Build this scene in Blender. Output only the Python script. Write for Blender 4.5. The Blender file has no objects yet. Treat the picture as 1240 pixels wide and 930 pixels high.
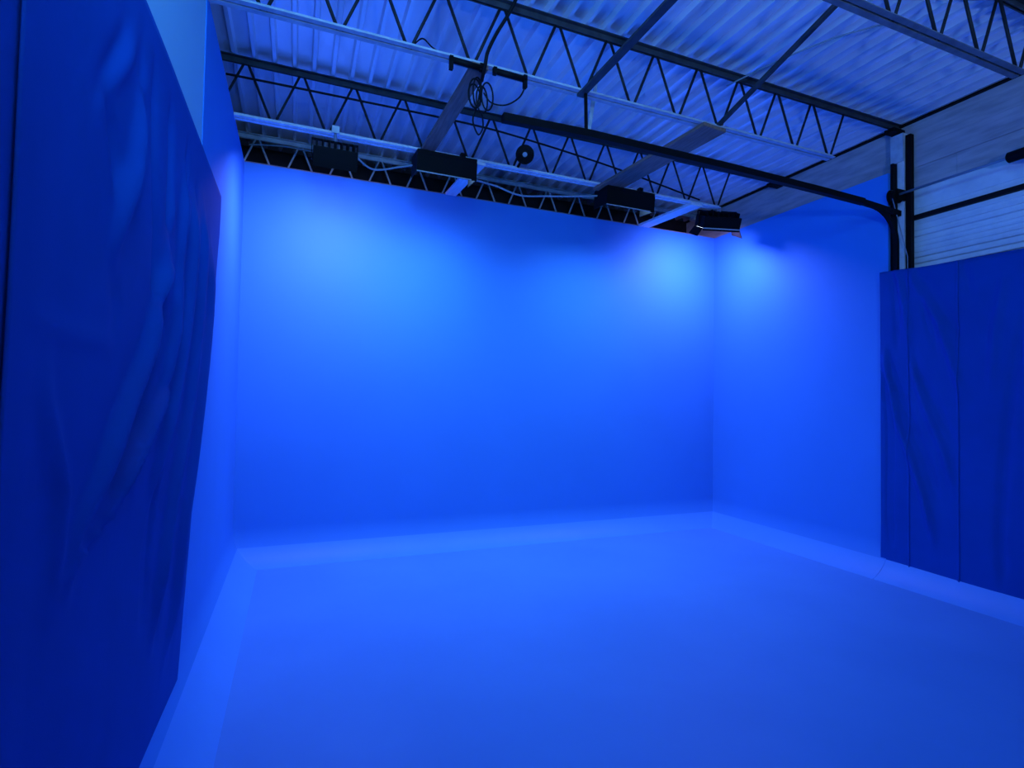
import bpy, bmesh, math, random
from mathutils import Vector, Matrix
random.seed(7)
sc = bpy.context.scene
col = sc.collection

# ------------------------------------------------------------------ camera
F_PX = 648.9
cam_d = bpy.data.cameras.new('camera')
cam_d.sensor_fit = 'HORIZONTAL'
cam_d.sensor_width = 36.0
cam_d.lens = F_PX / 1240 * 36.0
cam_d.clip_start = 0.02
cam = bpy.data.objects.new('camera', cam_d)
col.objects.link(cam)
yaw, pitch, roll = math.radians(21.95), math.radians(1.633), math.radians(1.0)
fw = Vector((math.sin(yaw) * math.cos(pitch), math.cos(yaw) * math.cos(pitch), math.sin(pitch)))
rt = Vector((math.cos(yaw), -math.sin(yaw), 0))
up = rt.cross(fw)
rt2 = rt * math.cos(roll) + up * math.sin(roll)
up2 = up * math.cos(roll) - rt * math.sin(roll)
cam.matrix_world = Matrix(((rt2.x, up2.x, -fw.x, 0), (rt2.y, up2.y, -fw.y, 0), (rt2.z, up2.z, -fw.z, 1.6), (0, 0, 0, 1)))
sc.camera = cam

# ------------------------------------------------------------------ world, exposure
w = bpy.data.worlds.new('world'); sc.world = w
w.use_nodes = True
w.node_tree.nodes['Background'].inputs[0].default_value = (0.02, 0.05, 0.15, 1)
w.node_tree.nodes['Background'].inputs[1].default_value = 0.05
sc.view_settings.view_transform = 'Standard'
sc.view_settings.look = 'None'
sc.view_settings.gamma = 1
sc.view_settings.exposure = 0.05
sc.cycles.max_bounces = 12
sc.cycles.diffuse_bounces = 8

WHITE = (0.56, 0.45, 1.28)       # wall-wash floods
PALE = (0.20, 0.50, 1.08)        # panels
COOL = (0.19, 0.42, 1.0)        # added fill behind the viewer
BLUE = (0.045, 0.42, 1.12)        # added blue fill over the viewer
P_CORNER = 35      # the two wall-wash floods
P_BAR = 26         # the two long panels
P_SOFT = 54  # added fill lamp over the viewer
P_FRONT = 150       # added fill lamp behind the viewer

# ------------------------------------------------------------------ materials
def mat(name, color, rough=0.6, spec=0.3, metal=0.0, noise=None, bump=None, sheen=0.0):
    m = bpy.data.materials.new(name); m.use_nodes = True
    nt = m.node_tree; b = nt.nodes['Principled BSDF']
    b.inputs['Base Color'].default_value = (*color, 1)
    b.inputs['Roughness'].default_value = rough
    b.inputs['Specular IOR Level'].default_value = spec
    b.inputs['Metallic'].default_value = metal
    if sheen:
        b.inputs['Sheen Weight'].default_value = sheen
        b.inputs['Sheen Tint'].default_value = (*color, 1)
    tc = nt.nodes.new('ShaderNodeTexCoord')
    if noise:
        scale, c2, lo, hi = noise[:4]
        mp = nt.nodes.new('ShaderNodeMapping')
        mp.inputs['Scale'].default_value = noise[4] if len(noise) > 4 else (1, 1, 1)
        nz = nt.nodes.new('ShaderNodeTexNoise'); nz.inputs['Scale'].default_value = scale
        nz.inputs['Detail'].default_value = 6
        cr = nt.nodes.new('ShaderNodeValToRGB')
        cr.color_ramp.elements[0].position = lo; cr.color_ramp.elements[0].color = (*c2, 1)
        cr.color_ramp.elements[1].position = hi; cr.color_ramp.elements[1].color = (*color, 1)
        nt.links.new(tc.outputs['Object'], mp.inputs[0]); nt.links.new(mp.outputs[0], nz.inputs[0])
        nt.links.new(nz.outputs[0], cr.inputs[0]); nt.links.new(cr.outputs[0], b.inputs['Base Color'])
    if bump:
        nb = nt.nodes.new('ShaderNodeTexNoise'); nb.inputs['Scale'].default_value = bump[0]
        nb.inputs['Detail'].default_value = 4
        bp = nt.nodes.new('ShaderNodeBump'); bp.inputs['Strength'].default_value = bump[1]
        bp.inputs['Distance'].default_value = 0.01
        nt.links.new(tc.outputs['Object'], nb.inputs[0]); nt.links.new(nb.outputs[0], bp.inputs['Height'])
        nt.links.new(bp.outputs[0], b.inputs['Normal'])
    return m

def emit(name, color, strength):
    m = bpy.data.materials.new(name); m.use_nodes = True
    b = m.node_tree.nodes['Principled BSDF']
    b.inputs['Base Color'].default_value = (0.8, 0.8, 0.8, 1)
    b.inputs['Emission Color'].default_value = (*color, 1)
    b.inputs['Emission Strength'].default_value = strength
    return m

PAINT = (0.045, 0.265, 0.71)
M_WALL = mat('blue_wall_paint', PAINT, 0.65, 0.2, noise=(1.3, (0.042, 0.254, 0.68), 0.35, 0.65), bump=(60, 0.04))
M_COVE = mat('blue_cove_lit_band', (0.075, 0.338, 0.81), 0.5, 0.25, noise=(2.0, (0.07, 0.325, 0.78), 0.35, 0.65), bump=(40, 0.03))  # lower cove coloured lighter to carry its bright lit band
M_FLOOR = mat('blue_floor_paint', (0.085, 0.32, 0.72), 0.5, 0.25, noise=(1.1, (0.075, 0.295, 0.68), 0.35, 0.65), bump=(25, 0.05))
M_CURT = mat('blue_curtain_cloth', (0.004, 0.078, 0.38), 0.7, 0.08, noise=(3.0, (0.003, 0.069, 0.34), 0.3, 0.7), bump=(300, 0.1))
M_WHITE = mat('pale_blue_wall_paint', (0.36, 0.62, 0.72), 0.7, 0.2, bump=(40, 0.03))
M_DECK = mat('painted_steel_deck', (0.90, 0.87, 0.90), 0.30, 0.6, metal=0.35, noise=(5.0, (0.80, 0.77, 0.80), 0.38, 0.62, (1, .25, 1)), bump=(18, 0.04))
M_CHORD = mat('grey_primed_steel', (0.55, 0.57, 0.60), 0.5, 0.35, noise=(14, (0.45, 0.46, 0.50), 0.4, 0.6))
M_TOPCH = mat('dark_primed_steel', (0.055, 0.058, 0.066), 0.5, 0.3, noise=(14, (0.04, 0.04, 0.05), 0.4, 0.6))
M_MIDST = mat('mid_grey_steel', (0.20, 0.21, 0.23), 0.5, 0.35, noise=(14, (0.15, 0.15, 0.17), 0.4, 0.6))
M_WEB = mat('black_primed_bar', (0.02, 0.02, 0.024), 0.5, 0.2)
M_BLACK = mat('black_metal', (0.004, 0.004, 0.005), 0.6, 0.12)
M_RUB = mat('black_rubber', (0.006, 0.006, 0.008), 0.7, 0.2)
M_STEEL = mat('bare_steel', (0.45, 0.46, 0.48), 0.35, 0.5, metal=0.6)
M_WOOD = mat('aged_wood', (0.34, 0.20, 0.15), 0.7, 0.2, noise=(9, (0.24, 0.135, 0.10), 0.35, 0.65, (6, .6, 6)), bump=(40, 0.08))
M_PALE = mat('pale_wood_and_lit_chord', (0.86, 0.85, 0.85), 0.6, 0.2, noise=(7, (0.72, 0.71, 0.72), 0.35, 0.65, (5, .7, 5)))
M_PLANK = mat('whitewashed_plank', (0.54, 0.47, 0.48), 0.75, 0.2, noise=(4, (0.38, 0.33, 0.34), 0.35, 0.65, (5, .8, 5)), bump=(30, 0.1))
M_DOOR = mat('white_door_steel', (0.82, 0.83, 0.86), 0.4, 0.4, noise=(6, (0.70, 0.71, 0.75), 0.35, 0.6))
M_DARKW = mat('unlit_black_wall', (0.02, 0.02, 0.024), 0.9, 0.1, noise=(5, (0.012, 0.012, 0.015), 0.35, 0.65))  # near-black stands in for the lack of light behind the blue walls
M_GREYW = mat('grey_block_wall', (0.10, 0.10, 0.12), 0.9, 0.1, noise=(5, (0.07, 0.07, 0.085), 0.35, 0.65))
M_JAMB = mat('white_jamb', (0.82, 0.80, 0.82), 0.6, 0.2, noise=(12, (0.68, 0.66, 0.68), 0.35, 0.65))
M_LENS = emit('lit_lens', (0.85, 0.95, 1.0), 3)
M_RIM = mat('cream_lamp_rim', (0.5, 0.46, 0.42), 0.5, 0.3)
M_CABLE = mat('grey_cable', (0.30, 0.34, 0.38), 0.6, 0.3)

# ------------------------------------------------------------------ mesh helpers
class MB:
    def __init__(s): s.v = []; s.f = []; s.smooth = False
    def add(s, vs, fs):
        o = len(s.v); s.v += [tuple(v) for v in vs]; s.f += [tuple(i + o for i in f) for f in fs]; return s
    def box(s, x0, x1, y0, y1, z0, z1, M=None):
        vs = [Vector((x, y, z)) for z in (z0, z1) for y in (y0, y1) for x in (x0, x1)]
        if M is not None: vs = [M @ v for v in vs]
        return s.add(vs, [(0, 2, 3, 1), (4, 5, 7, 6), (0, 1, 5, 4), (2, 6, 7, 3), (0, 4, 6, 2), (1, 3, 7, 5)])
    def bar(s, a, b, wd, ht, upv=(0, 0, 1)):
        a, b = Vector(a), Vector(b); d = (b - a).normalized()
        sd = d.cross(Vector(upv)).normalized(); u = sd.cross(d)
        vs = [p + sd * (i * wd / 2) + u * (j * ht / 2) for p in (a, b) for j in (-1, 1) for i in (-1, 1)]
        return s.add(vs, [(0, 1, 3, 2), (4, 6, 7, 5), (0, 4, 5, 1), (2, 3, 7, 6), (0, 2, 6, 4), (1, 5, 7, 3)])
    def tube(s, pts, r, n=8, closed=False, cap=True):
        pts = [Vector(p) for p in pts]; N = len(pts); rings = []; ref = None
        for i, p in enumerate(pts):
            if closed: d = pts[(i + 1) % N] - pts[i - 1]
            else: d = pts[min(i + 1, N - 1)] - pts[max(i - 1, 0)]
            d.normalize()
            if ref is None:
                ref = d.orthogonal().normalized()
            ref = (ref - d * ref.dot(d)).normalized()
            b = d.cross(ref)
            rr = r[i] if isinstance(r, (list, tuple)) else r
            rings.append([p + (ref * math.cos(2 * math.pi * k / n) + b * math.sin(2 * math.pi * k / n)) * rr for k in range(n)])
        vs = [v for R_ in rings for v in R_]; fs = []
        for i in range(N if closed else N - 1):
            j = (i + 1) % N
            for k in range(n):
                fs.append((i * n + k, i * n + (k + 1) % n, j * n + (k + 1) % n, j * n + k))
        if cap and not closed:
            fs.append(tuple(range(n - 1, -1, -1))); fs.append(tuple((N - 1) * n + k for k in range(n)))
        return s.add(vs, fs)
    def prism(s, prof, y0, y1, closed=True):           # profile of (x, z) along y
        n = len(prof)
        vs = [(x, y0, z) for x, z in prof] + [(x, y1, z) for x, z in prof]
        fs = [(i, (i + 1) % n, n + (i + 1) % n, n + i) for i in range(n if closed else n - 1)]
        if closed: fs += [tuple(range(n - 1, -1, -1)), tuple(range(n, 2 * n))]
        return s.add(vs, fs)
    def build(s, name, m, parent=None, smooth=False, bevel=0.0):
        me = bpy.data.meshes.new(name); me.from_pydata(s.v, [], s.f); me.update()
        bm = bmesh.new(); bm.from_mesh(me); bmesh.ops.recalc_face_normals(bm, faces=bm.faces)
        if bevel:
            bmesh.ops.bevel(bm, geom=[e for e in bm.edges], offset=bevel, segments=1, affect='EDGES', profile=0.5)
        bm.to_mesh(me); bm.free()
        if smooth:
            for p in me.polygons: p.use_smooth = True
        o = bpy.data.objects.new(name, me); col.objects.link(o); me.materials.append(m)
        if parent is not None:
            o.parent = parent
            pm = parent.matrix_basis
            if parent.parent is not None: pm = parent.parent.matrix_basis @ pm
            o.matrix_parent_inverse = pm.inverted()
        return o

def curve(pts, n=8):
    P = [Vector(p) for p in pts]; out = []
    for i in range(len(P) - 1):
        p0 = P[max(i - 1, 0)]; p1 = P[i]; p2 = P[i + 1]; p3 = P[min(i + 2, len(P) - 1)]
        for k in range(n):
            t = k / n
            out.append(0.5 * ((2 * p1) + (p2 - p0) * t + (2 * p0 - 5 * p1 + 4 * p2 - p3) * t * t + (3 * p1 - p0 - 3 * p2 + p3) * t ** 3))
    out.append(P[-1]); return out

def empty(name, loc):
    o = bpy.data.objects.new(name, None); o.location = loc; o.empty_display_size = 0.1
    col.objects.link(o); return o
def tag(o, label, cat, group=None):
    o['label'] = label; o['category'] = cat
    if group: o['group'] = group
    return o
def struct(o): o['kind'] = 'structure'; return o
def dup(root, loc):
    r = root.copy(); col.objects.link(r); r.location = loc
    for ch in list(root.children):
        c = ch.copy(); col.objects.link(c); c.parent = r; c.matrix_parent_inverse = ch.matrix_parent_inverse
        for g in list(ch.children):
            d = g.copy(); col.objects.link(d); d.parent = c; d.matrix_parent_inverse = g.matrix_parent_inverse
    return r

# ------------------------------------------------------------------ room dimensions
XL, XR, YB, ZT = -0.515, 5.209, 5.672, 3.83        # painted blue walls
YF = 3.36                                           # where their side walls end
XO = 5.36                                           # building wall with the roll-up door
ZD = 4.30                                           # underside of the roof deck
CD = 0.23                                           # how far the cove reaches out
CA = math.radians(68)
CR = CD / (1 - math.cos(CA)); CZ = CR * math.sin(CA)
NC = 14
COVE = [(CR * (1 - math.cos(CA * i / NC)), CZ - CR * math.sin(CA * i / NC)) for i in range(NC + 1)]   # (inset, height)

# ------------------------------------------------------------------ floor and cyclorama
struct(MB().box(-1.8, 5.6, -4.0, 6.6, -0.12, 0.0).build('floor', M_FLOOR))

def cove_wall(name, p, along, inward, length, m0, m1, ztop, thick, upper=True, k=1.0):
    """wall face starting at p running along, with its cove; m0/m1 = 1 mitres that end"""
    a, n = Vector(along), Vector(inward); p = Vector(p)
    prof = ([(0, ztop)] if upper else []) + [(d * k, z * k) for d, z in COVE]
    vs = []; fs = []
    for d, z in prof:
        for t in (m0 * d, length - m1 * d):
            vs.append(p + a * t + n * d + Vector((0, 0, z)))
    np_ = len(prof)
    for i in range(np_ - 1): fs.append((2 * i, 2 * i + 1, 2 * i + 3, 2 * i + 2))
    # top, back and ends have vertices of their own, so the cove keeps its shading
    top = ztop if upper else CZ * k
    def own(pts):
        o_ = len(vs); vs.extend(pts); fs.append(tuple(range(o_, o_ + len(pts))))
    e0 = [vs[2 * i].copy() for i in range(np_)]; e1 = [vs[2 * i + 1].copy() for i in range(np_)]
    B = [p - n * thick + Vector((0, 0, top)), p + a * length - n * thick + Vector((0, 0, top)), p - n * thick, p + a * length - n * thick]
    own([e0[0], B[0], B[1], e1[0]]); own([B[0], B[2], B[3], B[1]])
    own([B[0]] + e0 + [B[2]]); own([B[1]] + e1 + [B[3]])
    mb = MB(); mb.add(vs, fs)
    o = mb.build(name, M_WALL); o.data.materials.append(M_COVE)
    # smooth only the cove strip
    for pl in o.data.polygons:
        if pl.index < np_ - 1:
            pl.use_smooth = True
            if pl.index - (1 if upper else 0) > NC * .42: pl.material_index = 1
    return struct(o)
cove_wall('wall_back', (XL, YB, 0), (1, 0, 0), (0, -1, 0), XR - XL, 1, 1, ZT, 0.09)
struct(MB().box(XL + .002, XR - .002, YB - .002, YB + .09, ZT, ZT + .009).build('trim_5', M_MIDST))
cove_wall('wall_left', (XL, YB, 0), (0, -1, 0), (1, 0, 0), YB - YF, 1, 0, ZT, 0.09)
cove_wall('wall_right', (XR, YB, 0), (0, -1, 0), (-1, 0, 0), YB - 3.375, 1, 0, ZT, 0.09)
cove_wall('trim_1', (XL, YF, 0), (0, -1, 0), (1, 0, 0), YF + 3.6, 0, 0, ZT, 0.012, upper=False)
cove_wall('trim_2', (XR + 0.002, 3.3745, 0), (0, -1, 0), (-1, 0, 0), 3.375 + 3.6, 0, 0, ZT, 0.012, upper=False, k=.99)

# ------------------------------------------------------------------ building shell
struct(MB().box(-0.66, XL - 0.006, -3.9, YF - .001, 1.6, ZD).build('wall_left_front', M_WHITE))
struct(MB().box(-0.66, XL - 0.0005, -3.9, YF - .001, 0, 1.599).build('wall_left_lower', M_WALL))
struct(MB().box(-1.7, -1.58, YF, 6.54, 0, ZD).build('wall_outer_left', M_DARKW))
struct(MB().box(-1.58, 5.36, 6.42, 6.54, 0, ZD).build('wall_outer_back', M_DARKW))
struct(MB().box(-1.58, 5.5, -4.0, -3.9, 0, ZD).build('wall_outer_front', M_GREYW))

wr = struct(empty('wall_outer_right', (XO, 1.5, 0)))
MB().box(XO + .03, XO + .15, 3.38, 6.54, 0, ZD).build('wall_core', M_GREYW, wr)
MB().box(XO + .03, XO + .15, -3.9, 0.42, 0, ZD).build('wall_core', M_GREYW, wr)
MB().box(XO + .03, XO + .15, 0.42, 3.38, 3.66, ZD).build('wall_core', M_GREYW, wr)
rows = [(3.66, 3.847), (3.85, 4.047), (4.05, 4.285)]
for r_i, (z0, z1) in enumerate(rows):
    y = -3.9 + 0.5 * r_i; edges = [-3.9]
    while y < 6.4:
        y += 3.2 + 0.8 * random.random()
        edges.append(min(y, 6.5))
    for a, b in zip(edges[:-1], edges[1:]):
        if b - a < .05: continue
        e = random.uniform(0, .006)
        MB().box(XO + e, XO + .032, a + .001, b - .001, z0, z1).build('plank', M_PLANK, wr)
struct(MB().box(XO - .035, XO + .03, -3.9, 6.42, ZD - .016, ZD - .002).build('trim_3', M_BLACK))   # deck edge angle

# roof deck: ribbed steel sheets, six ribs each
deck = struct(empty('ceiling', (1.9, 1.7, ZD)))
P = 0.15; H = 0.048
x0 = -0.53 - 0.075 - 0.9
def sheet_mesh(nrib):
    prof = [(0, H)]
    for k in range(nrib):
        c = (k + .5) * P
        prof += [(c - .024, H), (c - .013, 0), (c + .013, 0), (c + .024, H)]
    prof.append((nrib * P, H))
    prof_t = [(x, z + .003) for x, z in reversed(prof)]
    mb = MB(); n = len(prof)
    ys = (-3.9, 6.42)
    vs = [(x, y, z) for y in ys for x, z in prof + prof_t]
    m = 2 * n
    fs = [(i, (i + 1) % m, m + (i + 1) % m, m + i) for i in range(m)]
    mb.add(vs, fs)
    return mb
proto = None
for k in range(8):
    nr = 6 if k < 7 else 4
    if k == 0 or nr != 6:
        o = sheet_mesh(nr).build('deck_sheet', M_DECK)
        if k == 0: proto = o
    else:
        o = proto.copy(); col.objects.link(o)
    o.parent = deck
    o.matrix_parent_inverse = deck.matrix_basis.inverted()
    o.location = (x0 + .9 * k, 0, ZD + (.0012 if k % 2 else 0))

# ------------------------------------------------------------------ bar joists
ZB = 3.825
XB1, XPIT = 4.385, 0.4197
def make_joist(y):
    root = empty('bar_joist', (XO, y, 0))
    def chord(name, xa, xb, zf, sgn, m, leg, wd):
        mb = MB()
        for s_ in (-1, 1):
            i0, i1 = sorted((y + s_ * .007, y + s_ * (.007 + wd)))
            a, b = sorted((zf, zf + sgn * .006)); mb.box(xa, xb, i0, i1, a, b)
            i0, i1 = sorted((y + s_ * .007, y + s_ * .013))
            a, b = sorted((zf + sgn * .006, zf + sgn * leg)); mb.box(xa, xb, i0, i1, a, b)
        return mb.build(name, m, root)
    chord('top_chord', -1.56, XO + .02, ZD - .001, -1, M_TOPCH, .045, .034)
    chord('bottom_chord', XB1 - XPIT * 12 - .05, XB1 + .03, ZB - .012, 1, M_CHORD, .034, .036)
    bx_ = MB(); bx_.box(XO - .16, XO + .03, y - .045, y + .045, ZD - .085, ZD - .05); bx_.build('bearing_seat', M_BLACK, root)
    for k in range(13):
        x = XB1 - XPIT * k
        for s_ in (-1, 1):
            t = MB(); t.tube([(x + s_ * .012, y, ZB - .004), (x + s_ * (XPIT / 2 - .014), y, ZD - .035)], .0105, 6)
            t.build('web_bar', M_WEB, root, smooth=True)
    return root
jl = {2.0: 'grey steel bar joist nearest the viewer, crossing the upper corner above the roll-up door',
      3.36: 'grey steel bar joist with black clamp bars and coiled cables under it',
      4.75: 'grey steel bar joist carrying the black lamps before the blue back wall',
      6.12: 'steel bar joist in the dark gap behind the top of the blue back wall'}
j0 = make_joist(3.36); tag(j0, jl[3.36], 'joist', 'steel bar joists under the roof deck')
for yy in (2.0, 4.75, 6.12):
    j = dup(j0, (XO, yy, 0))
    for ch in j.children:
        nm = ch.name.split('.')[0]; m_ = None
        if yy == 4.75 and nm == 'bottom_chord': m_ = M_PALE  # same steel chord, lightened as if lit by the lamps close by
        if yy == 2.0 and nm == 'bottom_chord': m_ = M_MIDST  # darker grey than the other bottom chords
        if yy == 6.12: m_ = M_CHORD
        if m_ is not None:
            ch.material_slots[0].link = 'OBJECT'; ch.material_slots[0].material = m_
    tag(j, jl[yy], 'joist', 'steel bar joists under the roof deck')

# ------------------------------------------------------------------ braces between joists
def brace(name, a, b, wd, ht, m, label, cat='brace', upv=(0, 0, 1)):
    return tag(MB().bar(a, b, wd, ht, upv).build(name, m, bevel=.002), label, cat)
brace('wooden_board', (1.07, 3.31, 3.795), (1.02, 4.80, 3.795), .115, .03, M_WOOD, 'brown wooden board spanning two joists beside the coiled cables')
brace('wooden_board', (3.04, 3.31, 3.795), (2.92, 4.80, 3.795), .24, .03, M_WOOD, 'wide brown wooden board spanning two joists above the second long lamp')
brace('pale_stud', (1.535, 4.71, 3.797), (1.52, 5.75, 3.845), .12, .028, M_PALE, 'pale painted stud from joist to blue wall top beside the first long lamp')
brace('pale_stud', (4.07, 4.71, 3.797), (4.06, 5.75, 3.845), .16, .028, M_PALE, 'pale painted stud from joist to blue wall top beside the corner flood lamp')
brace('bridging_bar', (1.85, 3.37, 3.802), (1.85, 1.98, 3.802), .055, .02, M_TOPCH, 'dark flat steel bar bridging two joists near the door track hanger')
brace('bridging_bar', (3.1, 3.345, 3.835), (3.1, 1.99, 4.225), .03, .03, M_TOPCH, 'thin dark sloping steel bar bridging up from one joist to the next')
tag(MB().tube(curve([(3.26, 3.42, 4.24), (3.40, 3.05, 4.262), (3.56, 2.7, 4.27), (3.80, 2.43, 4.285)], 4), .006, 6).build('wire', M_CABLE, smooth=True),
    'thin pale wire running just under the roof deck between two joists', 'wire')

# ------------------------------------------------------------------ roll-up door
d1 = struct(empty('door_1', (XO, 1.85, 0)))
YD0, YD1 = 0.42, 3.30
XD = XO + .045
def section(z0, z1, grooves):
    prof = [(XD, z0)]
    for g, dp in grooves:
        hw = .020 if dp > .02 else .012
        prof += [(XD, g - hw), (XD + dp, g - hw + .005), (XD + dp, g + hw - .005), (XD, g + hw)]
    prof += [(XD, z1), (XD + .06, z1), (XD + .06, z0)]
    o = MB().prism(prof, YD0, YD1).build('door_section', M_DOOR, d1)
    for g, dp in grooves:
        if dp > .02: MB().box(XD + .012, XD + dp - .001, YD0 + .005, YD1 - .005, g - .013, g + .013).build('groove_shade', M_RUB, o)  # dark strips put the shade of the deep grooves into colour
    return o
for z in (0.02, 0.50, 0.98, 1.46, 1.94, 2.42):
    section(z, z + .47, [(z + .10, .006), (z + .17, .012), (z + .3, .006), (z + .4, .006)])
section(2.90, 3.385, [(2.932, .035), (2.99, .035), (3.045, .012), (3.095, .014), (3.14, .01), (3.19, .036), (3.25, .014), (3.31, .012)])
section(3.40, 3.66, [(3.46, .01)])
MB().box(XO + .005, XO + .045, YD0, YD1 - .02, 3.362, 3.402).build('weather_seal', M_RUB, d1)
# jamb: bearing plate, pale post, black guide rails
jb = struct(empty('trim_4', (XO, 3.33, 0)))
MB().box(XO - .06, XO - .005, 3.285, 3.345, 0, 4.2).build('jamb_post', M_JAMB, jb)
MB().box(XO - .075, XO - .062, 3.285, 3.40, 3.93, 4.20).build('bearing_plate', M_CHORD, jb)
MB().box(XO - .055, XO - .005, 3.23, 3.275, 0, 4.17).build('guide_rail', M_BLACK, jb)
MB().box(XR + .03, XR + .088, 3.348, 3.372, 0, 3.92).build('wall_end_cap', M_BLACK, jb)  # unpainted wall end, coloured black for the shadow it stands in

# door track with its hanger
tr = tag(empty('door_track', (5.2, 3.36, 3.48)), 'black roll-up door track running overhead and curving down at the jamb', 'door track')
YT = 3.30
rail = MB()
pts = [(1.23, YT, 3.475), (1.9, YT, 3.495), (3.2, YT, 3.488), (4.2, YT, 3.47), (4.75, YT, 3.455)]
for a, b in zip(pts[:-1], pts[1:]): rail.bar(a, b, .05, .052)
rail.build('straight_rail', M_BLACK, tr)
cv = [(4.72, YT, 3.455)]
for k in range(11):
    t = math.pi / 2 * k / 10
    cv.append((4.86 + .347 * math.sin(t), YT, 3.13 + .31 * math.cos(t)))
cv.append((5.207, YT, 2.85)); cv.append((5.207, YT, 2.0)); cv.append((5.207, YT, .25))
cr_ = MB()
for a, b in zip(cv[:-1], cv[1:]): cr_.bar(a, b, .035, .035, (0, 1, 0))
cr_.build('curved_rail', M_BLACK, tr)
MB().bar((4.72, YT, 3.455), (5.26, YT, 3.42), .03, .05).build('end_bracket', M_BLACK, tr)
MB().bar((1.862, 3.312, 3.835), (1.873, 3.312, 3.47), .022, .012, (0, 1, 0)).build('hanger_strap', M_BLACK, tr)
MB().bar((1.89, 3.318, 3.50), (2.22, 3.75, ZD), .03, .008, (0, 1, 0)).build('brace_strap', M_CHORD, tr)

# torsion shaft
ts = tag(empty('torsion_shaft', (5.22, 3.2, 3.57)), 'steel torsion shaft with black spring above the roll-up door', 'door shaft')
XS = 5.212; ZS = 3.59
MB().tube([(XS, 3.35, ZS), (XS, 0.5, ZS)], .011, 8).build('shaft', M_STEEL, ts, smooth=True)
MB().tube([(XS, 2.45, ZS), (XS, 2.44, ZS), (XS, 1.2, ZS)], [.028, .043, .043], 14).build('spring', M_BLACK, ts, smooth=True)
drum = MB(); drum.tube([(XS, 3.345, ZS - .01), (XS, 3.335, ZS - .01), (XS, 3.33, ZS - .01), (XS, 3.30, ZS - .01), (XS, 3.295, ZS - .01), (XS, 3.285, ZS - .01)], [.075, .075, .055, .055, .07, .07], 20)
drum.build('cable_drum', M_BLACK, ts)
MB().box(XS - .03, XO, 2.28, 2.29, ZS - .06, ZS + .06).build('shaft_bracket', M_BLACK, ts)
MB().box(XS - .02, XO - .06, 3.27, 3.285, ZS - .05, ZS + .05).build('shaft_bracket', M_BLACK, ts)
MB().tube([(XS - .05, 3.31, ZS - .01), (5.29, 3.25, 3.0), (5.29, 3.25, .3)], .004, 5).build('lift_cable', M_STEEL, ts)

# ------------------------------------------------------------------ lamps
def area(name, loc, normal, sx, sy, power, parent, color=WHITE, spread=180):
    l = bpy.data.lights.new(name, 'AREA'); l.shape = 'RECTANGLE'; l.size = sx; l.size_y = sy
    l.energy = power; l.color = color; l.spread = math.radians(spread)
    o = bpy.data.objects.new(name, l); col.objects.link(o)
    o.matrix_world = Matrix.Translation(loc) @ Vector(normal).to_track_quat('-Z', 'Y').to_matrix().to_4x4()
    return o
def flood(loc, tilt, side, wd, label, power, hang, name='flood_lamp', group='floods', deep=.16, tall=.24, lens_e=True):
    """box flood hung by a yoke; it faces down and towards the back wall (tilt from straight down)"""
    root = tag(empty(name, loc), label, 'lamp', group)
    M = Matrix.Translation(loc) @ Matrix.Rotation(side, 4, 'Z') @ Matrix.Rotation(tilt, 4, 'X')
    def T(mb):
        mb.v = [tuple(M @ Vector(v)) for v in mb.v]; return mb
    h = wd / 2; k = tall / 2
    T(MB().box(-h, h, -k, k, -.018, deep - .05).box(-h, h, -k, -k + .008, -.045, -.018)).build('housing', M_BLACK, root)
    fins = MB()
    for i in range(7):
        x = -h + wd * (i + .5) / 7
        fins.box(x - .006, x + .006, -k * .85, k * .85, deep - .05, deep)
    T(fins).build('heat_sink', M_BLACK, root)
    T(MB().box(-h + .02, h - .02, -k + .02, k - .02, -.026, -.018)).build('lens', M_LENS, root)
    for sgn, nm in ((-1, 1), (1, 2)) if wd > .4 else ():
        T(MB().bar((sgn * h * .98, 0, -.02), (sgn * (h + .045), 0, -.10), .006, tall * .9, (0, 1, 0)) if False else
          MB().add([(sgn * h, -k * .9, -.02), (sgn * h, k * .9, -.02), (sgn * (h + .05), k, -.11), (sgn * (h + .05), -k, -.11),
                    (sgn * (h + .006), -k * .9, -.02), (sgn * (h + .006), k * .9, -.02), (sgn * (h + .056), k, -.11), (sgn * (h + .056), -k, -.11)],
                   [(0, 1, 2, 3), (7, 6, 5, 4), (0, 4, 5, 1), (1, 5, 6, 2), (2, 6, 7, 3), (3, 7, 4, 0)])).build('barn_door', M_BLACK, root)
    T(MB().box(-h - .004, h + .004, -k - .006, -k - .001, -.026, -.012)).build('rim', M_RIM if wd > .4 else M_BLACK, root)
    # yoke and clamp stay upright
    lz = loc[2]; yk = MB()
    c, s_ = math.cos(side), math.sin(side)
    ex = Vector((c, s_, 0)); L = Vector(loc)
    yk.bar(L - ex * (h + .012), L - ex * (h + .012) + Vector((0, 0, .17)), .03, .008, (c, s_, 0))
    yk.bar(L + ex * (h + .012), L + ex * (h + .012) + Vector((0, 0, .17)), .03, .008, (c, s_, 0))
    yk.bar(L - ex * (h + .016) + Vector((0, 0, .17)), L + ex * (h + .016) + Vector((0, 0, .17)), .03, .008)
    yk.build('yoke', M_BLACK, root)
    cl = MB(); cl.tube([(loc[0], loc[1], lz + .165), (loc[0], loc[1], hang + .02)], .012, 8)
    cl.box(loc[0] - .03, loc[0] + .03, loc[1] - .03, loc[1] + .03, hang - .03, hang + .03)
    cl.build('clamp', M_STEEL, root)
    n = (M.to_3x3() @ Vector((0, 0, -1)))
    area('lamp_light', M @ Vector((0, 0, -.034)), n, wd - .05, tall - .05, power, root)
    return root
flood((0.25, 4.68, 3.555), math.radians(24), 0, .34, 'black square flood lamp under the joist nearest the white wall panel', P_CORNER, ZB, group='lamps aimed at the blue walls')
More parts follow.
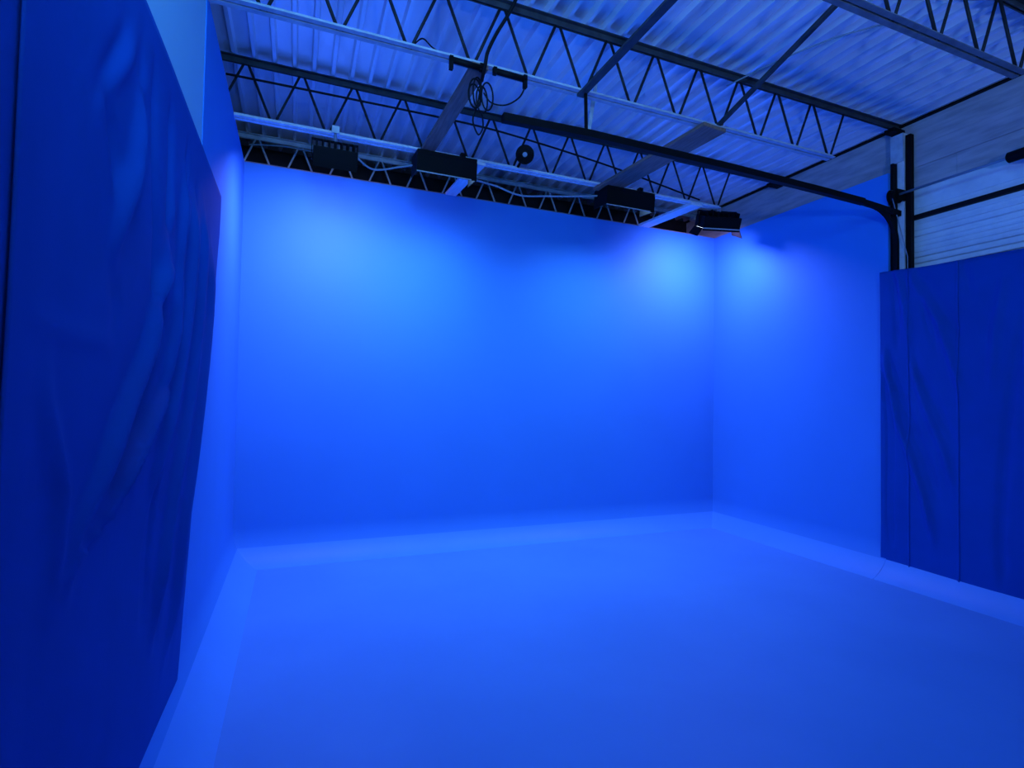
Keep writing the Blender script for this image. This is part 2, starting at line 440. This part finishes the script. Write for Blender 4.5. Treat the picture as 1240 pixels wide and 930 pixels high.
flood((4.50, 4.86, 3.66), math.radians(25), math.radians(-15), .44, 'black flood lamp with flaps hanging in the far corner beside the plank header', P_CORNER, 3.85, group='lamps aimed at the blue walls')
# rigging pipe that carries the corner flood
def bar_lamp(x0, x1, y, z, tilt, label, power, lean=0.0):
    cx = (x0 + x1) / 2; wd = x1 - x0
    root = tag(empty('panel_lamp', (cx, y, z)), label, 'lamp', 'lamps aimed at the blue walls')
    M = Matrix.Translation((cx, y, z)) @ Matrix.Rotation(lean, 4, 'Y') @ Matrix.Rotation(tilt, 4, 'X')
    def T(mb):
        mb.v = [tuple(M @ Vector(v)) for v in mb.v]; return mb
    T(MB().box(-wd / 2, wd / 2, -.13, .13, 0, .04)).build('housing', M_BLACK, root, bevel=.006)
    hd = MB()                                        # open hood round the lens, deepest on the room side
    hd.box(-wd / 2, wd / 2, -.13, -.122, -.155, .004).box(-wd / 2, wd / 2, .122, .13, -.075, .004)
    hd.box(-wd / 2, -wd / 2 + .008, -.122, .122, -.15, .004).box(wd / 2 - .008, wd / 2, -.122, .122, -.15, .004)
    T(hd).build('hood', M_BLACK, root)
    T(MB().box(-wd / 2 + .02, wd / 2 - .02, -.105, .105, -.005, .002)).build('lens', M_LENS, root)
    T(MB().box(-wd / 2, wd / 2 - .05, -.1335, -.1295, -.156, -.147)).build('rim', M_RIM, root)
    for sx in (-.3, .3):
        MB().tube([(cx + sx * wd, y, z + .02), (cx + sx * wd, y - .02, ZB + .0)], .012, 8).build('hanger', M_STEEL, root, smooth=True)
        MB().box(cx + sx * wd - .022, cx + sx * wd + .022, y - .05, y + .02, ZB - .035, ZB + .03).build('clamp', M_BLACK, root)
    n = M.to_3x3() @ Vector((0, 0, -1))
    area('lamp_light', M @ Vector((0, 0, -.008)), n, wd - .05, .20, power, root, color=PALE, spread=145)
bar_lamp(.93, 1.48, 4.74, 3.755, math.radians(6), 'long flat black panel lamp beside the first pale stud', P_BAR)
bar_lamp(2.86, 3.44, 4.74, 3.755, math.radians(6), 'long flat black panel lamp under the wide brown board', P_BAR)
# round lamp
rl = tag(empty('round_lamp', (1.83, 4.6, 3.9)), 'round black lamp head with pale centre hanging before the ribbed deck', 'lamp')
dirv = (Vector((0, 0, 1.6)) - Vector((1.83, 4.6, 3.9))).normalized()
C0 = Vector((1.91, 4.52, 3.87)); 
MB().tube([C0 - dirv * .12, C0 - dirv * .08, C0, C0 + dirv * .03, C0 + dirv * .032], [.04, .07, .085, .085, .06], 24).build('shell', M_BLACK, rl, smooth=False)
MB().tube([C0 + dirv * .03, C0 + dirv * .036], [.022, .022], 16).build('centre_cap', M_CHORD, rl)
MB().tube([C0 - dirv * .08, (1.93, 4.735, 3.845)], .012, 8).build('arm', M_BLACK, rl)

# unseen fill lamp over the viewer, added to even out the walls
SL = Vector((0.02, 0.2, 3.6))
sb = tag(empty('added_soft_fill', SL), 'added black fill lamp, unseen, hung over the viewer', 'lamp')
Ms = Matrix.Translation(SL) @ Vector((.30, 1.0, .22)).to_track_quat('-Z', 'Y').to_matrix().to_4x4()
def TS(mb):
    mb.v = [tuple(Ms @ Vector(v)) for v in mb.v]; return mb
TS(MB().box(-.42, .42, -.42, .42, .05, .09).box(-.42, .42, -.42, -.41, -.06, .05).box(-.42, .42, .41, .42, -.06, .05).box(-.42, -.41, -.41, .41, -.06, .05).box(.41, .42, -.41, .41, -.06, .05)).build('housing', M_BLACK, sb)
TS(MB().box(-.39, .39, -.38, .38, .02, .03)).build('lens', M_LENS, sb)
for xx in (-.3, .3):
    MB().tube([SL + Vector((xx, -.1, .3)), SL + Vector((xx, -.1, ZD - SL.z))], .012, 6).build('hanger', M_STEEL, sb)
area('lamp_light', Ms @ Vector((0, 0, .01)), Ms.to_3x3() @ Vector((0, 0, -1)), 0.76, .74, P_SOFT, sb, color=BLUE, spread=160)
# unseen fill lamp behind the viewer, added to brighten the roof deck
wl = tag(empty('added_rear_fill', (0.6, -2.6, 0)), 'added black fill lamp, unseen, on a tripod stand behind the viewer', 'lamp')
MB().tube([(0.6, -2.6, .6), (0.6, -2.6, 1.75)], .016, 8).build('pole', M_BLACK, wl, smooth=True)
for k in range(3):
    a = 2 * math.pi * k / 3
    MB().tube([(0.6, -2.6, .75), (0.6 + .45 * math.cos(a), -0.6 + .45 * math.sin(a), .012)], .011, 6).build('leg', M_BLACK, wl, smooth=True)
MB().box(0.35, 0.85, -2.70, -2.62, 1.7, 2.0).build('housing', M_BLACK, wl, bevel=.01)
MB().box(0.38, 0.82, -2.62, -2.612, 1.73, 1.97).build('lens', M_LENS, wl)
area('lamp_light', (0.6, -2.6, 1.87), (.38, .62, .68), .44, .24, P_FRONT, wl, color=COOL, spread=130)

# ------------------------------------------------------------------ clamp bars, cables
for xa, xb, lab in ((.865, 1.09, 'short black clamp bar under the joist, the one nearer the white wall panel'),
                    (1.165, 1.405, 'short black clamp bar under the joist, the one past the coiled cables')):
    r = tag(empty('clamp_bar', ((xa + xb) / 2, 3.36, 3.79)), lab, 'clamp bar', 'black clamp bars under the joist')
    MB().tube([(xa, 3.32, 3.79), (xb, 3.32, 3.785)], .02, 10).build('bar', M_BLACK, r, smooth=True)
    for xx in (xa + .01, xb - .01):
        MB().box(xx - .012, xx + .012, 3.305, 3.335, 3.725 if xx < 1 or xx > 1.3 else 3.765, 3.812).build('hook', M_BLACK, r)
def cable(name, pts, r, label, m=M_RUB, n=6):
    return tag(MB().tube(curve(pts, n), r, 6).build(name, m, smooth=True), label, 'cable')
cc = tag(empty('cable_coil', (1.1, 3.38, 3.66)), 'loosely coiled black cable hanging below the joist', 'cable')
rnd = random.Random(3)
for i in range(5):
    cx = 1.085 + rnd.uniform(-.04, .06); cz = 3.635 + rnd.uniform(-.02, .03); rx = rnd.uniform(.03, .055); rz = rnd.uniform(.075, .11)
    tw = rnd.uniform(-.5, .5)
    loop = [(cx + rx * math.cos(t) , 3.36 + .03 * math.cos(t + tw) + i * .008, cz + rz * math.sin(t) + .2 * rx * math.cos(t)) for t in [2 * math.pi * k / 24 for k in range(24)]]
    MB().tube(loop, .0055, 6, closed=True).build('loop', M_RUB, cc, smooth=True)
MB().tube(curve([(1.10, 3.37, 3.74), (1.11, 3.35, 3.80)], 3), .008, 6).build('tie', M_RUB, cc, smooth=True)
cable('cable_bundle', [(1.10, 3.37, 3.73), (1.09, 3.27, 3.78), (1.10, 3.25, 3.86), (1.16, 3.25, 4.0), (1.24, 3.22, 4.15), (1.30, 3.2, ZD)], .012, 'thick black cable bundle rising from the coil to the roof deck')
cable('cable', [(1.395, 3.32, 3.73), (1.36, 3.34, 3.66), (1.27, 3.36, 3.60), (1.17, 3.37, 3.60), (1.12, 3.38, 3.66)], .0055, 'black cable drooping from the clamp bar to the coil')
cable('cable', [(1.10, 3.37, 3.74), (1.08, 3.38, 3.58), (1.06, 3.42, 3.48), (1.12, 3.48, 3.42), (1.16, 3.5, 3.5), (1.13, 3.46, 3.58)], .0055, 'loose end of black cable looping below the coil')
cable('cable', [(-.58, 4.72, 4.13), (.2, 4.715, 4.14), (1.36, 4.715, 4.15), (2.0, 4.715, 4.12), (3.0, 4.715, 4.02), (4.12, 4.72, 3.86)], .009, 'long straight black cable strung through the lamp joist')
cable('cable', [(-.5, 5.95, 4.12), (-.2, 5.95, 4.16), (.1, 5.9, 4.14), (.35, 5.6, 4.02)], .008, 'pale cable sagging in the dark gap above the back wall', M_CABLE)
cable('cable', [(.40, 4.76, 3.70), (.58, 4.86, 3.63), (.82, 4.88, 3.70), (1.0, 4.8, 3.73)], .008, 'pale cable looping from square flood to the first long lamp', M_CABLE)
cable('cable', [(1.48, 4.85, 3.70), (1.72, 4.95, 3.72), (1.80, 4.95, 3.71), (2.05, 4.95, 3.66), (2.35, 4.95, 3.70), (2.60, 4.9, 3.72), (2.90, 4.8, 3.74)], .009, 'pale cable draped between the two long lamps', M_CABLE)
cable('cable', [(.62, 3.36, 3.82), (.72, 3.5, 4.0), (.78, 3.42, 3.9), (.90, 3.34, 3.80)], .005, 'thin dark cable dangling beside the first clamp bar')

# ------------------------------------------------------------------ curtains
def smooth(t): t = max(0, min(1, t)); return t * t * (3 - 2 * t)
# folds of each curtain: (height, [(z, y) along the fold])
LF = [
    (-0.5, [(2.78, 2.111), (2.40, 2.144), (2.15, 2.20), (1.76, 2.20)]),
    (1, [(2.33, 2.414), (2.09, 2.339), (1.92, 2.203), (1.73, 2.089), (1.54, 1.881), (1.35, 1.719), (1.23, 1.593)]),
    (-1, [(2.70, 2.368), (2.50, 2.390), (2.21, 2.375), (2.04, 2.365), (1.82, 2.310), (1.66, 2.206), (1.48, 2.064), (1.35, 1.866)]),
    (1.1, [(2.50, 2.627), (2.15, 2.568), (1.89, 2.501), (1.63, 2.372), (1.55, 2.258), (1.40, 2.037), (1.26, 1.839), (1.18, 1.568)]),
    (-0.9, [(2.66, 2.710), (2.42, 2.658), (2.14, 2.586), (1.86, 2.537), (1.68, 2.431), (1.50, 2.301), (1.35, 2.043)]),
    (-1.1, [(2.54, 2.942), (2.24, 2.911), (2.02, 2.827), (1.75, 2.688), (1.54, 2.558), (1.25, 2.377), (1.02, 2.300), (0.83, 2.304)]),
    (1, [(2.47, 2.846), (2.22, 2.790), (1.99, 2.718), (1.73, 2.607), (1.55, 2.495), (1.26, 2.313)]),
    (1, [(2.51, 3.116), (2.21, 3.078), (1.91, 2.975), (1.55, 2.834), (1.24, 2.639), (0.93, 2.506), (0.69, 2.461)]),
    (-1, [(2.44, 3.323), (2.25, 3.252), (1.93, 3.160), (1.55, 2.956), (1.19, 2.749), (0.89, 2.648), (0.66, 2.534)]),
    (0.9, [(2.38, 3.428), (2.04, 3.380), (1.72, 3.254), (1.26, 3.053), (0.97, 2.898), (0.63, 2.810), (0.46, 2.686)]),
    (-0.9, [(2.27, 3.582), (1.77, 3.469), (1.32, 3.282), (0.92, 3.117), (0.63, 2.998), (0.43, 2.843)]),
    (0.4, [(2.68, 1.883), (2.54, 1.793), (2.39, 1.662), (2.29, 1.605)]),
    (-0.4, [(2.61, 1.784), (2.45, 1.680), (2.34, 1.598)]),
    (-0.8, [(2.36, 1.659), (2.32, 1.711), (2.26, 1.754), (2.17, 1.779)]),
    (0.9, [(2.58, 1.981), (2.49, 1.955), (2.28, 1.893), (2.13, 1.815), (1.99, 1.757)]),
    (-0.6, [(2.67, 1.958), (2.52, 1.970), (2.36, 1.963), (2.19, 1.922)]),
    (-0.5, [(1.93, 1.751), (1.88, 1.778), (1.83, 1.799)]),
    (0.5, [(1.59, 1.395), (1.37, 1.504), (1.14, 1.504)]),
]
RF = [
    (1.2, [(2.08, 3.376), (1.88, 3.354), (1.43, 3.258), (1.13, 3.145), (0.81, 3.043), (0.47, 2.972)]),
    (-1, [(2.06, 3.338), (1.90, 3.301), (1.67, 3.221), (1.41, 3.137), (1.14, 3.028), (0.83, 2.944)]),
    (-1.2, [(1.88, 3.376), (1.69, 3.354), (1.43, 3.332), (1.07, 3.333), (0.80, 3.341), (0.63, 3.342), (0.31, 3.327)]),
    (0.9, [(2.78, 3.146), (2.63, 3.083), (2.34, 2.918), (1.99, 2.819), (1.69, 2.747)]),
    (-1, [(2.81, 3.097), (2.72, 3.022), (2.52, 2.917), (2.25, 2.781)]),
    (0.7, [(2.83, 3.276), (2.72, 3.239), (2.48, 3.197), (2.14, 3.169)]),
    (-0.7, [(2.84, 3.321), (2.73, 3.291), (2.46, 3.270), (2.15, 3.270)]),
    (0.8, [(1.99, 3.142), (1.82, 3.100), (1.52, 3.007), (1.23, 2.891), (0.92, 2.812)]),
    (-0.8, [(1.99, 3.114), (1.84, 3.052), (1.58, 2.922), (1.34, 2.828)]),
    (-0.7, [(2.69, 3.097), (2.57, 3.049), (2.31, 2.997), (2.11, 2.945)]),
    (-0.8, [(2.79, 2.735), (2.69, 2.712), (2.58, 2.683)]),
    (-0.9, [(2.32, 2.332), (1.88, 2.396), (1.43, 2.441), (0.65, 2.489), (0.14, 2.476)]),
    (0.7, [(2.60, 2.459), (2.22, 2.516), (1.76, 2.546)]),
]
def fold_sum(y, z, folds, wd, amp):
    t = 0
    for am, pts in folds:
        if z > pts[0][0] + .2 or z < pts[-1][0] - .2: continue
        zz = max(min(z, pts[0][0]), pts[-1][0])
        for (za, ya), (zb, yb) in zip(pts[:-1], pts[1:]):
            if zz >= zb:
                yc = ya + (yb - ya) * (za - zz) / max(za - zb, 1e-6); break
        d = (y - yc) / wd
        if abs(d) > 3.2: continue
        t += am * math.exp(-d * d) * smooth((pts[0][0] + .16 - z) / .34) * smooth((z - pts[-1][0] + .16) / .4)
    return t * amp
def left_x(y, z):
    x = -0.470 - 0.030 * smooth((2.0 - z) / 1.9) - .012 * smooth((2.4 - y) / 1.5)
    x += fold_sum(y, z, LF, .04, .042) * smooth((2.84 - z) / .3) * smooth((z - .1) / .6)
    x += .004 * math.sin(2.1 * y + 1.3 * z) * smooth((2.8 - z) / .5)
    # a faint horizontal crease across the wide smooth part
    x += .006 * math.exp(-((z - 1.735 + .03 * (y - 1.5)) / .02) ** 2) * smooth((y - 1.25) / .1) * smooth((1.85 - y) / .15)
    x = -.505 + math.sqrt(max(x + .505, 0) ** 2 + .00004) if x < -.49 else x
    return x
def edge_y(z):
    ks = [(.15, 3.02), (.3, 3.06), (.5, 3.10), (.92, 3.19), (1.5, 3.36), (2.0, 3.63), (2.6, 3.78), (2.9, 3.80)]
    for (a, ya), (b, yb) in zip(ks[:-1], ks[1:]):
        if z <= b: return ya + (yb - ya) * max(0, (z - a) / (b - a))
    return ks[-1][1]
def grid_part(name, fn, nu, nv, m, parent, thick=.004):
    vs = [fn(i / nu, j / nv) for j in range(nv + 1) for i in range(nu + 1)]
    fs = [(j * (nu + 1) + i, j * (nu + 1) + i + 1, (j + 1) * (nu + 1) + i + 1, (j + 1) * (nu + 1) + i) for j in range(nv) for i in range(nu)]
    me = bpy.data.meshes.new(name); me.from_pydata(vs, [], fs); me.update()
    for p in me.polygons: p.use_smooth = True
    o = bpy.data.objects.new(name, me); col.objects.link(o); me.materials.append(m)
    o.parent = parent; o.matrix_parent_inverse = parent.matrix_basis.inverted()
    sm = o.modifiers.new('thickness', 'SOLIDIFY'); sm.thickness = thick; sm.offset = 0
    return o
lc = tag(empty('curtain', (-.49, 1.6, .15)), 'tall dark blue cloth curtain hung along the white wall panel, with bunched folds', 'curtain', 'dark blue curtains')
def lz(y, t):          # top dips and rises a little, hem follows the cove
    top = 2.845 - .03 * smooth((2.4 - y) / 1.4) - .05 * smooth((1.6 - y) / 1.0)
    bot = .165 + .012 * math.sin(3 * y)
    return bot + (top - bot) * t
def far_panel(u, t):
    zz = .165 + (2.845 - .165) * t
    y = 1.215 + (edge_y(zz) - 1.215) * u
    z = lz(y, t)
    if u > .97: pass
    return (left_x(y, z) + .007 * smooth((.10 - u) / .08), y, z)
def near_panel(u, t):
    zz = .165 + 2.68 * t
    y = -1.6 + (1.33 + 1.6) * u
    z = lz(y, t)
    return (left_x(y, z) - .004 * smooth((u - .95) / .03), y, z)
grid_part('cloth_panel', far_panel, 190, 110, M_CURT, lc)
grid_part('cloth_panel', near_panel, 60, 60, M_CURT, lc)

rc = tag(empty('curtain', (5.18, 2.2, .1)), 'dark blue cloth curtain hung over the roll-up door below its black track', 'curtain', 'dark blue curtains')
def right_x(y, z):
    x = 5.165
    x -= fold_sum(y, z, RF, .03, .034) * smooth((z - .12) / .3)
    x -= .004 * math.sin(3.1 * y + .8 * z)
    return min(x, 5.180)
def rpanel(ya, yb, lift):
    def fn(u, t):
        y = ya + (yb - ya) * u
        top = 2.875 - .030 * smooth((3.42 - y) / .5) - .02 * smooth((3.0 - y) / 1.0)
        bot = .148 - .032 * smooth((3.42 - y) / .25) - .045 * smooth((3.2 - y) / 1.0)
        z = bot + (top - bot) * t
        e = lift * smooth((u - .94) / .06)
        return (right_x(y, z) - e, y - .012 * math.sin(math.pi * t) * (1 if ya > 3.3 and u < .01 else 0), z)
    return fn
grid_part('cloth_panel', rpanel(3.425, 3.165, .006), 50, 90, M_CURT, rc)
grid_part('cloth_panel', rpanel(3.185, 2.77, .006), 60, 90, M_CURT, rc)
grid_part('cloth_panel', rpanel(2.79, 0.6, 0), 150, 60, M_CURT, rc)
